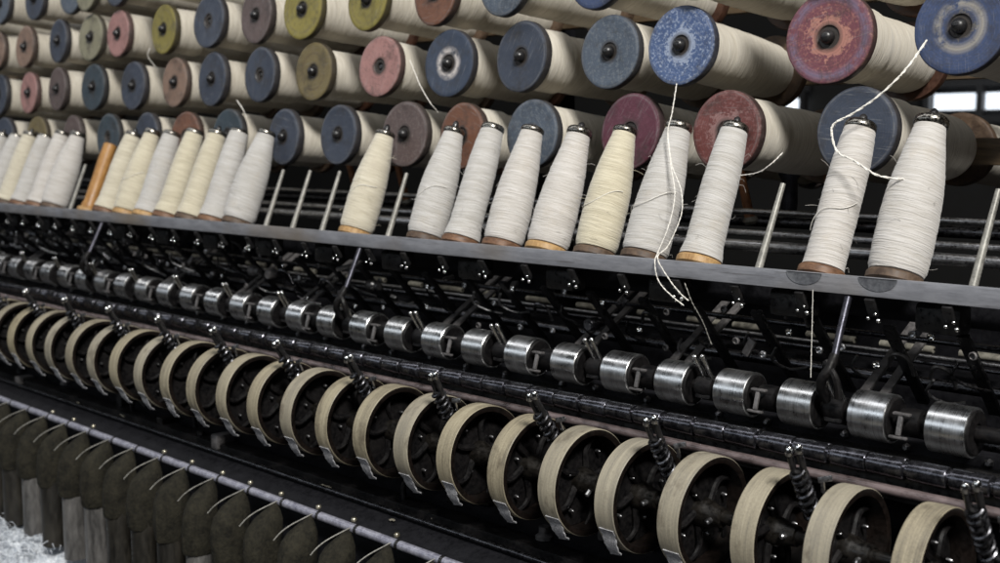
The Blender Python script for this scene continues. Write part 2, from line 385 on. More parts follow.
ROWS = {
 0: (1.525, .016, [(-.843, 'slate'), (-1.049, 'redscuff'), (-1.246, 'crimson'), (-1.454, 'slate2'), (-1.633, 'copper'), (-1.804, 'mauve'), (-2.020, 'slate'), (-2.205, 'slate'), (-2.427, 'teal'), (-2.623, 'copper'), (-2.819, 'slate'), (-3.018, 'teal'), (-3.231, 'mauve'), (-3.45, 'olive'), (-3.676, 'slate'), (-3.88, 'sand'), (-4.08, 'slate')]),
 1: (1.525, .149, [(-.695, 'cobalt'), (-.887, 'rose'), (-1.136, 'bright'), (-1.291, 'slate2'), (-1.493, 'slate'), (-1.68, 'white_worn'), (-1.88, 'pink'), (-2.089, 'olive'), (-2.286, 'slate'), (-2.489, 'slate'), (-2.68, 'pinktan'), (-2.886, 'slate'), (-3.095, 'teal'), (-3.294, 'mauve'), (-3.491, 'pink'), (-3.73, 'slate'), (-3.93, 'olive')]),
 2: (1.525, .281, [(-.90, 'slate'), (-1.11, 'teal'), (-1.317, 'cobalt'), (-1.52, 'slate2'), (-1.707, 'copper'), (-1.91, 'yellow'), (-2.118, 'yellow'), (-2.306, 'mauve'), (-2.496, 'slate'), (-2.712, 'yellow'), (-2.94, 'pink'), (-3.10, 'sand'), (-3.29, 'slate'), (-3.5, 'pinktan'), (-3.721, 'pinktan'), (-3.92, 'slate')]),
 3: (1.525, .413, [(-2.10, 'slate'), (-2.31, 'mauve'), (-2.50, 'copper'), (-2.72, 'olive'), (-2.93, 'slate'), (-3.10, 'sand'), (-3.20, 'slate2'), (-3.44, 'slate'), (-3.66, 'slate2'), (-3.90, 'sand')]),
}
for r, (Y, Z, L) in ROWS.items():
    for i, (x, d) in enumerate(L):
        rr = random.Random(r * 100 + i)
        t = thing('yarn_spool', f'yarn spool with {D[d][0]} end disc, {ordw(i)} from right in the {rowname[r]}', 'yarn spool',
                  (x, Y + rr.uniform(-.012, .006), Z + rr.uniform(-.003, .003)), (math.radians(-90 - 5.5 + rr.uniform(-1.2, 1.2)), 0, math.radians(rr.uniform(-3.5, 3.5))), 'yarn spools lying on the creel')
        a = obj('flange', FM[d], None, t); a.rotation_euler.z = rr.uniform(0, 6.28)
        sc = rr.uniform(.97, 1.03)
        if (r, i) == (1, 1): sc = 1.06
        a.scale = (sc, sc, 1)
        if (r, i) == (0, 0): obj('yarn_end', lathe([(.0, .2695), (.040, .2705), (.0475, .262), (.049, .25)], 36), M['yarn_spool'], t); obj('yarn', SY[0], None, t); obj('spindle', knob, None, t); continue
        b = obj('flange', back_mesh if rr.random() < .5 else back_dark, None, t); b.location.z = .285; b.rotation_euler = (PI, 0, 0)
        k = 0 if (r, i) in ((1, 1), (1, 0), (0, 0)) else rr.choice((0, 0, 1, 1, 2))
        y = obj('yarn', SY[k], None, t); y.rotation_euler.z = rr.uniform(0, 6.28)
        obj('spindle', knob if (rr.random() < .6 or x > -1.4) else holepin, None, t)

for i, (x, z, d) in enumerate([(-.90, -.035, 'slate'), (-1.12, -.035, 'copper'), (-1.34, -.035, 'mauve'), (-1.56, -.035, 'olive')]):
    t = thing('far_yarn_spool', f'dim far-side yarn spool glimpsed behind the creel, {ordw(i)} of these from the right', 'yarn spool', (x, 2.26, z), (math.radians(-90 + 5), 0, PI), 'yarn spools on the far side of the creel')
    obj('flange', FM[d], None, t); obj('yarn', SY[1], None, t); obj('spindle', holepin, None, t)
    b = obj('flange', back_dark, None, t); b.location.z = .285; b.rotation_euler = (PI, 0, 0)
# creel: posts and boards that carry the spool pins
cr = thing('creel_rack', 'dark wooden rack of boards behind the rows of yarn spools', 'rack', (0, 0, 0))
for zz in (.016, .149, .281, .413):
    obj('board', box(XL, XR, 1.842, 1.866, zz - .05, zz - .008, bev=.003), M['wood_beam'], cr)
for x in (-.2, -1.75, -3.3, -4.85):
    obj('post', box(x - .03, x + .03, 1.868, 1.93, -1.30, .62, bev=.004), M['iron_dusty'], cr)
cr.location.z = ZC

# ------------------------------------------------------------------ the frame of the machine
fr = thing('spinning_frame', 'long black iron spinning frame with grey bobbin shelf rail and greasy rods', 'spinning frame', (0, 0, 0))
ZS = -.166
obj('shelf_rail', box(XL, XR, 1.370, 1.376, ZS - .024, ZS, bev=.001), M['rail'], fr)
tl = math.radians(22)
b = box(XL, XR, 0, .085, -.003, 0, mtx=Matrix.Translation((0, 1.3765, ZS - .001)) @ Matrix.Rotation(-tl, 4, 'X'))
obj('shelf_plate', b, M['rail'], fr, smooth=False)
# flat darker half-discs on the rail face under some bobbins
PX = [-.618 - .1003 * k for k in range(36)]
PX = [p - (0.004 * random.uniform(-1, 1)) for p in PX]
EMPTY = {0, 3, 11, 13, 14, 15, 24}
def base_pos(x):
    yy = .036; return (x, 1.3765 + yy * math.cos(tl), ZS + .001 - yy * math.sin(tl))
for k, x in enumerate(PX):
    if k in EMPTY:
        bx = base_pos(x)
        d = Vector((0, math.sin(tl), math.cos(tl)))
        lean = .006 if k in (0, 3) else 0
        p = Vector(bx); q = p + d * .132 + Vector((lean, 0, 0))
        obj('spindle_peg', tube([p, p + (q - p) * .5, q], .0058, taper=lambda t: 1 - .35 * t, seg=14), M['wire'], fr)
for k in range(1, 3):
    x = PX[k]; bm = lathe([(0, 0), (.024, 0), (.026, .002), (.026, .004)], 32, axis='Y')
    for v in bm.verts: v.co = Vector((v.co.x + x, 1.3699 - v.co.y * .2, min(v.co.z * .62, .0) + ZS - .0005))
    obj('rail_half_disc', bm, M['half_disc_grey'], fr)

# thread guides under the shelf: black arm with bright pigtail ends
def guide(x):
    bm = bar((x - .01, 1.372, ZS - .027), (x - .01, 1.385, ZS - .05), .013, .006)
    g = obj('thread_guide', bm, M['iron'], fr)
    bm = bmesh.new()
    for dx, dz, rr in ((-.0085, 0, .0027), (.0055, -.002, .0034), (.001, .006, .0022)):
        bmesh.ops.create_uvsphere(bm, u_segments=10, v_segments=8, radius=rr, matrix=Matrix.Translation((x + dx, 1.368, ZS - .051 + dz)))
    obj('eyelet', bm, M['chrome'], g)
for k in range(32): guide(-.52 - .1 * k)

# shafts, rails
def longrod(name, y, z, r, m, seg=20, x0=XL, x1=XR): return obj(name, tube([(x0, y, z), ((x0 + x1) / 2, y, z), (x1, y, z)], r, seg=seg), M[m], fr)
RY, RZ = 1.357, -.336
longrod('roller_shaft', RY, RZ, .0095, 'void')
WY, WZ, WR = 1.200, -.456, .0732
longrod('wheel_shaft', WY, WZ, .0085, 'hubiron')
longrod('tube_rail', 1.282, -.402, .0062, 'pinktube')
# beams behind
obj('roller_beam', box(XL, XR, 1.40, 1.425, -.56, -.372, bev=.003), M['iron_dusty'], fr)
obj('under_plate', box(XL, XR, 1.298, 1.3985, -.420, -.385, bev=.004), M['iron'], fr)
bmd = bmesh.new()
mt = Matrix.Translation((0, 1.134, -.606)) @ Matrix.Rotation(math.radians(20), 4, 'X')
box(XL, XR, 0, .272, -.012, 0, bmd, .001, mt); obj('deck_plate', bmd, M['iron_dusty'], fr)
obj('deck_ledge', box(XL, XR, 1.195, 1.262, -.600, -.5705, bev=.004), M['void'], fr)
longrod('deck_rod', 1.180, -.5805, .004, 'steel_dark')
obj('apron_plate', box(XL, XR, 1.150, 1.165, -1.30, -.625, bev=.002), M['iron_dusty'], fr)
# segmented rail below the rollers
seg_y, seg_z = 1.283, -.374
longrod('clearer_rod', seg_y, seg_z, .0085, 'segment')
for k in range(54):
    x = -.30 - .05 * k + random.uniform(-.002, .002)
    Lh = .0225
    obj('clearer_segment', lathe([(.0085, -Lh), (.0118, -Lh), (.0122, -Lh + .001), (.0124 + .0004 * (k % 2), Lh - .001), (.0116, Lh), (.0085, Lh)], 20, axis='X', off=(x, seg_y, seg_z)), M['segment'], fr)
# hanging rod for sleeves
HY, HZ = 1.126, -.603
longrod('hanging_rod', HY, HZ, .0073, 'rodsteel')
rndn = random.Random(2)
HX = [-1.068 - .0998 * k for k in range(26)]
for x in HX:
    obj('rod_collar', lathe([(.0070, -.0035), (.0080, -.003), (.0080, .003), (.0070, .0035)], 16, axis='X', off=(x + .014, HY, HZ)), M['iron'], fr)
    if rndn.random() < .3: continue
    o_ = (x - .02 + rndn.uniform(-.008, .008), 1.1475, -.5985)
    obj('cap_nut', lathe([(.0050, -.004), (.0050, 0), (.0035, .002), (0, .0024)], 12, off=o_), M['gold'], fr)

# far side of the machine, seen between shelf and rollers
for (y, z, r, m) in [(1.66, -.310, .0035, 'steel'), (1.585, -.3335, .008, 'steel_dark'), (1.56, -.30, .003, 'steel_dark'), (1.52, -.262, .004, 'steel_dark'), (1.70, -.113, .005, 'steel'), (1.62, -.142, .0055, 'steel'), (1.60, -.160, .009, 'steel'), (1.85, -.14, .010, 'steel_dark'), (1.78, -.235, .011, 'steel_dark'), (1.50, -.385, .012, 'steel_dark')]:
    longrod('long_rod', y, z, r, m)
rnd = random.Random(5)
for k in range(30):      # short cream bars of the far drafting rollers
    x = -.72 - .125 * k + rnd.uniform(-.02, .02); L = rnd.uniform(.015, .045)
    obj('far_roller', lathe([(.003, -L), (.0055, -L + .001), (.0060, 0), (.0055, L - .001), (.003, L)], 14, axis='X', off=(x, 1.685, -.3035)), M['cream_bar'], fr)
obj('far_beam', box(XL, XR, 1.72, 1.76, -.50, -.345, bev=.003), M['iron_dusty'], fr)
obj('far_panel', box(XL, XR, 1.96, 1.98, -1.3, -.26), M['iron_dusty'], fr, smooth=False)
obj('inner_beam', box(XL, XR, 1.47, 1.495, -.232, -.196, bev=.003), M['iron_dusty'], fr)
for k in range(40):      # black arms slanting down and back
    x = -.64 - .1 * k + rnd.uniform(-.006, .006)
    a = obj('swing_arm', bar((x, 1.435, -.236), (x, 1.545, -.352), .016, .007), M['iron'], fr)
    if k % 2: obj('arm_bolt', lathe([(.005, 0), (.005, .004), (.003, .005), (0, .0052)], 6, axis='Z', off=(x, 1.445, -.240)), M['steel'], a)
for k, x in enumerate((-.78, -1.10, -1.295, -1.62, -2.07, -2.30, -2.62, -3.05, -3.4)):   # paired grey levers slanting up and back
    for dx in (0, .028):
        obj('lever_bar', bar((x + dx, 1.45, -.338), (x + dx, 1.625, -.238), .013, .005), M['greybar'], fr)
# brackets, weights and small fittings in the dark gap
for k in range(46):
    x = -.6 - .075 * k + rnd.uniform(-.03, .03); y = rnd.uniform(1.42, 1.46); z = rnd.uniform(-.30, -.235)
    kind = rnd.choice('bcd')
    if kind == 'b': bm = lathe([(0, 0), (.009, 0), (.011, .003), (.011, .02), (.007, .024), (.007, .034), (0, .035)], 14, axis=rnd.choice('XY'), off=(x, y, z))
    elif kind == 'c': bm = bar((x, y, z), (x + rnd.uniform(-.03, .03), y + rnd.uniform(-.02, .03), z + rnd.uniform(-.03, .02)), .012, .006)
    else: bm = tube(smooth_pts([(x, y, z), (x + .01, y - .01, z + .018), (x + .025, y, z + .012), (x + .03, y + .01, z - .01)], 5), .0028)
    obj('bracket', bm, M[rnd.choice(('iron', 'iron', 'steel_dark', 'greybar'))], fr)
for k in range(34):      # cranked wire links catching the light
    x = -.60 - .1 * k + rnd.uniform(-.03, .03); y = rnd.uniform(1.40, 1.50); z = rnd.uniform(-.30, -.25)
    obj('wire_link', tube(smooth_pts([(x, y, z), (x - .012, y + .01, z - .02), (x + .004, y + .03, z - .034), (x + .02, y + .05, z - .045 + rnd.uniform(-.01, .02))], 5), .0022), M[rnd.choice(('steel', 'steel_dark'))], fr)
for k in range(26):      # small nuts and studs on the near beam
    x = -.58 - .1 * k + rnd.uniform(-.02, .02)
    obj('beam_nut', lathe([(.0045, 0), (.0055, -.002), (.0055, -.006), (.003, -.009), (0, -.0095)], 6, axis='Y', off=(x, 1.399, rnd.uniform(-.383, -.376))), M['steel'], fr)
for k in range(90):
    x = -.6 - .045 * k + rnd.uniform(-.02, .02)
    obj('small_bolt', lathe([(.004, 0), (.0055, .001), (.0055, .004), (.003, .006), (0, .0065)], 8, axis='Y', off=(x, rnd.uniform(1.395, 1.46), rnd.uniform(-.315, -.235))), M[rnd.choice(('steel', 'chrome', 'greybar'))], fr)
for k in range(14):
    x = -.66 - .21 * k
    obj('weight_casting', box(x - .03, x + .03, 1.41, 1.445, -.235, -.196, bev=.008), M['iron'], fr)
# struts that tie shelf and roller stand, one every ten spindles
for x in (-.757, -1.75, -2.765, -3.77):
    st = obj('support_strut', tube([(x - .002, 1.372, -.194), (x, 1.352, -.232), (x + .004, 1.331, -.268)], .0048, seg=14), M['bluish'], fr)
    bm = tube(smooth_pts([(x + .004, 1.333, -.262), (x + .002, 1.322, -.280), (x - .004, 1.318, -.292), (x - .008, 1.322, -.306), (x - .006, 1.335, -.322)], 6), .0068, seg=12, taper=lambda t: 1 - .3 * abs(t - .3))
    tube(smooth_pts([(x - .004, 1.325, -.27), (x + .012, 1.322, -.290), (x + .012, 1.33, -.315)], 6), .005, bm)
    obj('casting', bm, M['void'], st)
# upright ends of the frame
for x in (.45, -5.9):
    obj('end_post', box(x - .04, x + .04, 1.41, 1.95, -1.35, -.52, bev=.01), M['iron'], fr)
# saddles between the rollers
RX0 = -.607
RXS = [RX0 - .1 * k for k in range(34)]
for k, x in enumerate(RXS):
    c = x - .052
    if k % 2 == 0:      # T-shaped stirrup
        bm = bar((c - .004, 1.327, -.348), (c - .004, 1.334, -.324), .006, .004)
        bar((c - .014, 1.334, -.3225), (c + .008, 1.334, -.3225), .007, .003, bm, up=(0, 1, 0))
        bar((c - .015, 1.326, -.350), (c + .008, 1.326, -.350), .005, .003, bm, up=(0, 1, 0))
        obj('stirrup', bm, M['greybar'], fr)
    else:               # twin pin saddle that stands above the rollers
        bm = bmesh.new()
        for dx, dz in ((-.006, 0), (.007, .002)):
            tube([(c + dx + .004, 1.352, -.325), (c + dx - .004, 1.338, -.293 + dz)], .0032, bm, seg=10)
            bmesh.ops.create_uvsphere(bm, u_segments=10, v_segments=8, radius=.0043, matrix=Matrix.Translation((c + dx - .004, 1.338, -.293 + dz)))
        sd = obj('twin_pin', bm, M['chrome'], fr)
        obj('saddle', bar((c, 1.350, -.352), (c, 1.356, -.322), .026, .016, bev=.003), M['iron'], fr)
    obj('shaft_collar', lathe([(.011, -.014), (.016, -.013), (.017, 0), (.016, .013), (.011, .014)], 20, axis='X', off=(c, RY, RZ)), M['void'], fr)
fr.location.z = ZC

# ------------------------------------------------------------------ steel rollers
dr = .0302
rt = thing('steel_roller', '', 'roller', (0, 0, 0), group='steel rollers in a row on the black shaft')
obj('drum', lathe([(.012, -.0245), (dr - .0008, -.0245), (dr, -.0237), (dr, .0237), (dr - .0008, .0245), (.023, .0245)], 56, axis='X'), M['drum'], rt)
obj('end_cap', lathe([(.0115, .0275), (.0255, .0275), (.0270, .0262), (.0272, .0235), (.0115, .0225)], 40, axis='X'), M['void'], rt)
for k, x in enumerate(RXS):
    lab = f'polished steel roller on black shaft, {ordw(k)} from the right end of its row'
    if k == 0: rt['label'] = lab; rt.location = (x, RY, RZ + ZC)
    else: dup(rt, lab, (x, RY, RZ), (random.uniform(0, 6.28), 0, 0))

# ------------------------------------------------------------------ wheels
hw = .0160
def wheel_thing():
    t = thing('belt_wheel', '', 'wheel', group='cream rimmed wheels in a row on one shaft')
    obj('rim', lathe([(WR - .0030, -hw), (WR - .0010, -hw), (WR, -hw + .001), (WR + .0004, 0), (WR, hw - .001), (WR - .0010, hw)], 96, axis='X'), M['rim'], t)
    inner = lathe([(WR - .0012, hw - .0002), (WR - .0050, hw + .0002), (WR - .009, hw - .001), (WR - .010, 0), (WR - .009, -hw + .003), (WR - .0046, -hw + .0005)], 72, axis='X')
    i = obj('felloe', inner, M['rim_edge'], t)
    bm = bmesh.new()
    for k in range(5):
        a = 2 * PI * k / 5; c, s = math.cos(a), math.sin(a)
        n = 8; pts = []
        for j in range(n + 1):
            rr = .014 + (WR - .022) * j / n; b = a + .35 * math.sin(PI * j / n)
            pts.append((-.002, rr * math.cos(b), rr * math.sin(b)))
        tube(pts, .0052, bm, seg=8, taper=lambda t: 1.1 - .5 * t)
    obj('spokes', bm, M['void'], t)
    h = obj('hub', lathe([(.0088, -.020), (.015, -.020), (.017, -.010), (.019, 0), (.017, .009), (.0135, .018), (.0125, .030), (.0088, .031)], 28, axis='X'), M['hubiron'], t)
    obj('set_screw', lathe([(.0035, .012), (.0035, .0205), (.002, .022), (0, .0222)], 8, axis='Z', off=(.020, 0, 0)), M['steel'], h)
    for a_, r_ in ((.4, .030), (1.9, .044), (3.3, .032), (4.8, .047)):
        obj('web_bolt', lathe([(.0026, .0), (.0026, .005), (.0012, .007), (0, .0072)], 8, axis='X', off=(-.005, r_ * math.cos(a_), r_ * math.sin(a_))), M['steel'], t)
    obj('back_disc', lathe([(.017, -.006), (WR - .0098, -.010), (WR - .0098, -.012), (.017, -.010)], 40, axis='X'), M['void'], t)
    return t
wt = wheel_thing()
WX = [-.5487 - .1001 * k for k in range(27)]
tape_bm = bmesh.new(); n = 14; prof = []
be = math.radians(30)
for j in range(n + 1):
    u = j / n                       # leaves the rim low on its front and hangs down and back
    y = -(WR + .0016) * math.cos(be) + .044 * u * math.sin(math.radians(33)) + .0012 * math.sin(u * 8)
    z = -(WR + .0016) * math.sin(be) - .044 * u * math.cos(math.radians(33))
    prof.append((y, z))
vs = []
for q, (y, z) in enumerate(prof):
    wv = .0009 * math.sin(q * 2.1) + .0002 * q; wv2 = .0008 * math.sin(q * 1.7 + 1) + .0003 * q; zz = .0022 * math.sin(q * .8) if q > 9 else 0
    vs.append([tape_bm.verts.new((x, y + dy, z + dz)) for x, dy, dz in ((-.013 + wv, 0, 0), (.011 - wv2, 0, -zz), (.011 - wv2, .0016, .0008 - zz), (-.013 + wv, .0016, .0008))])
for a, b in zip(vs, vs[1:]):
    for k in range(4): tape_bm.faces.new((a[k], a[(k + 1) % 4], b[(k + 1) % 4], b[k]))
tape_bm.faces.new(vs[0]); tape_bm.faces.new(vs[-1][::-1])
tape_me = mesh(tape_bm, 'drive_tape', M['tape'])
for k, x in enumerate(WX):
    lab = f'cream rimmed black spoked wheel, {ordw(k)} from the right end of its row'
    if k < 2: x -= .005 - .002 * k
    rot = (random.uniform(0, 6.28), random.uniform(-.02, .02), random.uniform(-.03, .03)); loc = (x + random.uniform(-.0025, .0025), WY, WZ)
    if k == 0: w = wt; w['label'] = lab; w.location = (loc[0], loc[1], loc[2] + ZC); w.rotation_euler = rot
    else: w = dup(wt, lab, loc, rot)
    rt2 = random.Random(k)
    t = obj('cotton_tape', tape_me, None); t.location = (x + rt2.uniform(-.003, .003), WY, WZ + ZC); t.rotation_euler = (rt2.uniform(-.12, .05), 0, rt2.uniform(-.03, .03))
    tag(t, f'grey cotton tape running down from the {ordw(k)} cream wheel from the right', 'tape', 'grey tapes under the wheels')

# ------------------------------------------------------------------ sprung clips between every other pair of wheels
ct = thing('spring_clip', '', 'spring clip', group='coil spring clips standing between the wheels')
ax = Vector((.004, .052, -.078)); axn = ax.normalized(); u, w_ = frame_from(axn)
for s_ in (-1, 1):
    p0 = Vector((s_ * .0062, 0, .002 * s_)); d = Vector((0, .016, -.026))
    pr = obj('prong', tube([p0, p0 + d], .0040, seg=12), M['iron'], ct)
    bm = lathe([(0, .006), (.003, .0055), (.0046, .003), (.0046, -.003), (.0042, -.004)], 12)
    for v in bm.verts: v.co = v.co + p0 + Vector((0, -.0005, .001))
    obj('tip', bm, M['chrome'], pr)
st0 = Vector((0, .010, -.020)); hel = []
for j in range(7 * 14 + 1):
    a = 2 * PI * j / 14; rr = .0092
    hel.append(st0 + axn * (.0095 * j / 14) + (u * math.cos(a) + w_ * math.sin(a)) * rr)
obj('coil', tube(hel, .0024, seg=7), M['steel_dark'], ct)
obj('plunger', tube([st0, st0 + axn * .075], .005, seg=10), M['iron'], ct)
bm = bar((.018, .026, -.030), (.034, .030, -.026), .006, .003, up=(0, 0, 1)); bar((.022, .028, -.028), (.020, .036, -.044), .005, .003, bm)
obj('latch', bm, M['steel'], ct)
for k in range(13):
    x = -.463 - .1001 * 2 * k - .0998
    lab = f'coil spring clip with two bright tips, {ordw(k)} from the right among the wheels'
    loc = (x + .070, 1.145, -.340); rot = (random.uniform(-.06, .06), random.uniform(-.1, .1), random.uniform(-.15, .15))
    ct.scale = (.95, .95, 1.1)
    if k == 0: ct['label'] = lab; ct.location = (loc[0], loc[1], loc[2] + ZC)
    else: dup(ct, lab, loc, rot)

# ------------------------------------------------------------------ standing bobbins
def bobbin_yarn(kind, rnd):
    full = {  # (radius, height)
     'full': [(.024, .0125), (.0325, .0135), (.0350, .020), (.0358, .045), (.0355, .080), (.034, .105), (.0305, .130), (.0255, .155), (.0205, .178), (.0185, .190)],
     'slim': [(.024, .0125), (.0275, .0135), (.0268, .020), (.0262, .060), (.0262, .110), (.0255, .140), (.0235, .165), (.0210, .185), (.0200, .190)],
     'cone': [(.024, .0125), (.0325, .0135), (.0345, .018), (.0352, .060), (.0325, .100), (.0290, .130), (.0245, .155), (.0205, .178), (.0190, .190)],
     'straight': [(.024, .0125), (.0330, .0135), (.0320, .020), (.0290, .035), (.0283, .070), (.0278, .110), (.0262, .140), (.0235, .168), (.0205, .190)],
    }[kind]
    out = []
    for a, b in zip(full, full[1:]):
        n = max(1, int((b[1] - a[1]) / .0026))
        for k in range(n):
            t = k / n; out.append((a[0] + (b[0] - a[0]) * t + rnd.uniform(-.00032, .00032), a[1] + (b[1] - a[1]) * t))
    out += [full[-1], (.012, .1915)]
    p1, p2 = rnd.uniform(0, 6), rnd.uniform(0, 6)
    return lathe(out, 44, wob=lambda a, h: .012 * math.sin(a + p1 + h * 18) + .006 * math.sin(3 * a + p2 + h * 60))
def base_mesh(m, rr): return mesh(lathe([(0, .0), (rr - .003, 0), (rr, .0025), (rr, .0095), (rr - .002, .0118), (.020, .013)], 44), 'base', m)
tip_ring = mesh(lathe([(.0192, .187), (.0208, .1885), (.0215, .192), (.0205, .1965), (.0185, .1985), (.0150, .1990), (.0095, .1985), (.0085, .196), (.0085, .18)], 32), 'tip_ring', M['tipsteel'])
tip_ring_b = mesh(lathe([(.0192, .187), (.0203, .1885), (.0207, .191), (.0198, .194), (.0178, .1958), (.0150, .1965), (.0095, .196), (.0085, .194), (.0085, .18)], 32), 'tip_ring', M['tipsteel'])
peg_top = mesh(lathe([(.0062, .17), (.0062, .202), (.0050, .207), (.002, .2095), (0, .21)], 16), 'spindle_top', M['iron'])
BOB = {1: ('full', 'white', 'dark'), 2: ('slim', 'white', 'brown'), 4: ('straight', 'white', 'ochre'), 5: ('cone', 'white', 'dark'), 6: ('full', 'cream', 'dark'), 7: ('cone', 'white', 'ochre'), 8: ('cone', 'white', 'brown'), 9: ('straight', 'white', 'brown'), 10: ('full', 'white', 'dark'), 12: ('full', 'cream', 'ochre'), 16: ('full', 'white', 'dark'), 17: ('straight', 'white', 'brown'), 18: ('straight', 'cream', 'dark'), 19: ('straight', 'cream', 'brown'), 20: ('straight', 'white', 'ochre'), 21: ('cone', 'cream', 'ochre'), 22: ('straight', 'cream', 'brown'), 23: ('bare',), 25: ('full', 'white', 'dark'), 26: ('straight', 'white', 'brown'), 27: ('straight', 'white', 'brown'), 28: ('straight', 'cream', 'dark'), 29: ('straight', 'white', 'dark'), 30: ('straight', 'white', 'dark'), 31: ('cone', 'white', 'dark')}
shape_w = {'full': 'fat', 'slim': 'slim', 'cone': 'tapering', 'straight': 'slender'}
n = 0
for k in sorted(BOB):
    rnd = random.Random(k * 7); x = PX[k]; bp = base_pos(x); rot = (-tl + rnd.uniform(-.02, .02), rnd.uniform(-.018, .018) + (.02 if k in (1, 2, 4) else 0), 0)
    if BOB[k][0] == 'bare':
        t = thing('bare_bobbin', 'bare orange wooden bobbin without yarn among the standing white bobbins', 'bobbin', bp, rot, 'bobbins standing on the shelf')
        obj('barrel', lathe([(.016, .012), (.0205, .0125), (.0215, .020), (.0185, .03), (.0175, .09), (.0185, .14), (.0170, .187), (.010, .19)], 32), M['wood_orange'], t)
        obj('base', base_mesh(M['wood_ochre'], .0285), None, t)
        n += 1; continue
    kind, yc, bc = BOB[k]
    dsc = {'dark': 'dark', 'brown': 'brown', 'ochre': 'ochre'}[bc]
    t = thing('yarn_bobbin', f'{shape_w[kind]} {yc} yarn bobbin on {dsc} base, {ordw(n)} standing bobbin from the right', 'bobbin', bp, rot, 'bobbins standing on the shelf')
    n += 1
    sc = 1.12 * rnd.uniform(.98, 1.02); wd = rnd.uniform(.95, 1.03)
    if k == 1: sc, wd = 1.15, 1.05
    t.scale = (wd, wd, sc)
    obj('base', base_mesh(M['wood_' + bc], .0345 if kind != 'slim' else .031), None, t)
    obj('tip_ring', tip_ring if rnd.random() < .6 else tip_ring_b, None, t)
    if rnd.random() < .5: obj('spindle_top', peg_top, None, t)
    fz = bobbin_yarn(kind, rnd)
    for _ in range(16 if k < 14 else 7):
        a = rnd.uniform(0, 2 * PI); h = rnd.uniform(.02, .16); rr = .037 if kind in ('full', 'cone') and h < .1 else .029
        p = Vector((rr * math.cos(a), rr * math.sin(a), h)); L = rnd.uniform(.004, .012); dd = Vector((math.cos(a) * rnd.uniform(.2, .9) - math.sin(a), math.sin(a) * rnd.uniform(.2, .9) + math.cos(a), rnd.uniform(-.8, .8))) * (1 if rnd.random() < .5 else -1)
        if dd.dot(p) < 0: dd = Vector((dd.x + 2 * math.cos(a) * .5, dd.y + 2 * math.sin(a) * .5, dd.z))
        q1 = p + dd * L * .5 + Vector((0, 0, rnd.uniform(-.002, .002))); q2 = p + dd * L + Vector((0, 0, rnd.uniform(-.005, .003)))
        tube(smooth_pts([p * .97, q1, q2], 3), .00022, fz, seg=4)
    yo = obj('yarn', fz, M['yarn_' + yc], t)
    yo.rotation_euler.z = rnd.uniform(0, 6.28) if kind != 'full' else 0
    # stray winding across the package
    if k in (5, 6, 10, 12, 2, 21):
        R0 = .0365 if kind in ('full', 'cone') else .0285
        ph = rnd.uniform(0, 6)
        pts = []
        for j in range(40):
            a = PI + .3 + 2.6 * j / 39; h = .06 + .035 * (j / 39) + .004 * math.sin(a * 3 + ph)
            rr = R0 if h < .1 else R0 - (h - .1) * .1
            pts.append((rr * math.cos(a), rr * math.sin(a), h))
        obj('stray_strand', tube(pts, .00055, seg=5), M['cord'], t)

# far-side bobbins: bare red-brown tubes behind the shelf
for k, x in enumerate((-.88, -1.02, -1.19, -1.24 - .02, -1.95, -2.12, -2.3)):
    t = thing('bare_tube', f'thin red-brown wooden tube on the far side, {ordw(k)} from the right behind the shelf', 'bobbin', (x, 1.80, -.135), (math.radians(14), math.radians(-6), 0), 'bare brown tubes on the far side')
    obj('barrel', lathe([(.009, .006), (.0085, .03), (.007, .12), (.0055, .125)], 16), M['copperwood'], t)
    obj('foot', lathe([(0, -.008), (.010, -.006), (.014, 0), (.010, .006), (.008, .008)], 20), M['cream_bar'], t)
t = thing('blue_bottle', 'small blue bottle-shaped tube on the far side behind the shelf', 'tube', (-1.15, 1.86, -.125))
obj('tube_body', lathe([(0, 0), (.013, 0), (.015, .02), (.014, .06), (.02, .07), (.02, .09), (.012, .1), (0, .1)], 20), M['bluish'], t)

# ------------------------------------------------------------------ sleeves hanging from the rod
def sleeve_bm(rnd):
    bm = bmesh.new(); N = 20; rings = []
    # height from the peak, radius factor, forward shift of the centre
    prof = [(0, .05, .028), (-.006, .26, .025), (-.014, .50, .019), (-.025, .74, .012), (-.038, .90, .006), (-.056, .98, .002), (-.080, 1.0, 0), (-.100, 1.0, 0), (-.122, .97, 0), (-.128, .90, 0)]
    f1, f2 = rnd.uniform(0, 6), rnd.uniform(0, 6)
    for h, rf, sh in prof:
        ring = []
        for i in range(N):
            a = 2 * PI * i / N; q = rf * (1 + .05 * math.sin(2 * a + f1 + h * 30) + .028 * math.sin(5 * a + f2 - h * 20) + .022 * math.sin(9 * a + f1 + h * 12))
            ring.append(bm.verts.new(((.029 if h < -.02 else .025) * q * math.cos(a), (.033 + .004 * math.cos(a)) * q * math.sin(a) + sh, h)))
        rings.append(ring)
    for a, b in zip(rings, rings[1:]):
        for i in range(N): bm.faces.new((a[i], a[(i + 1) % N], b[(i + 1) % N], b[i]))
    bm.faces.new(rings[0]); return bm
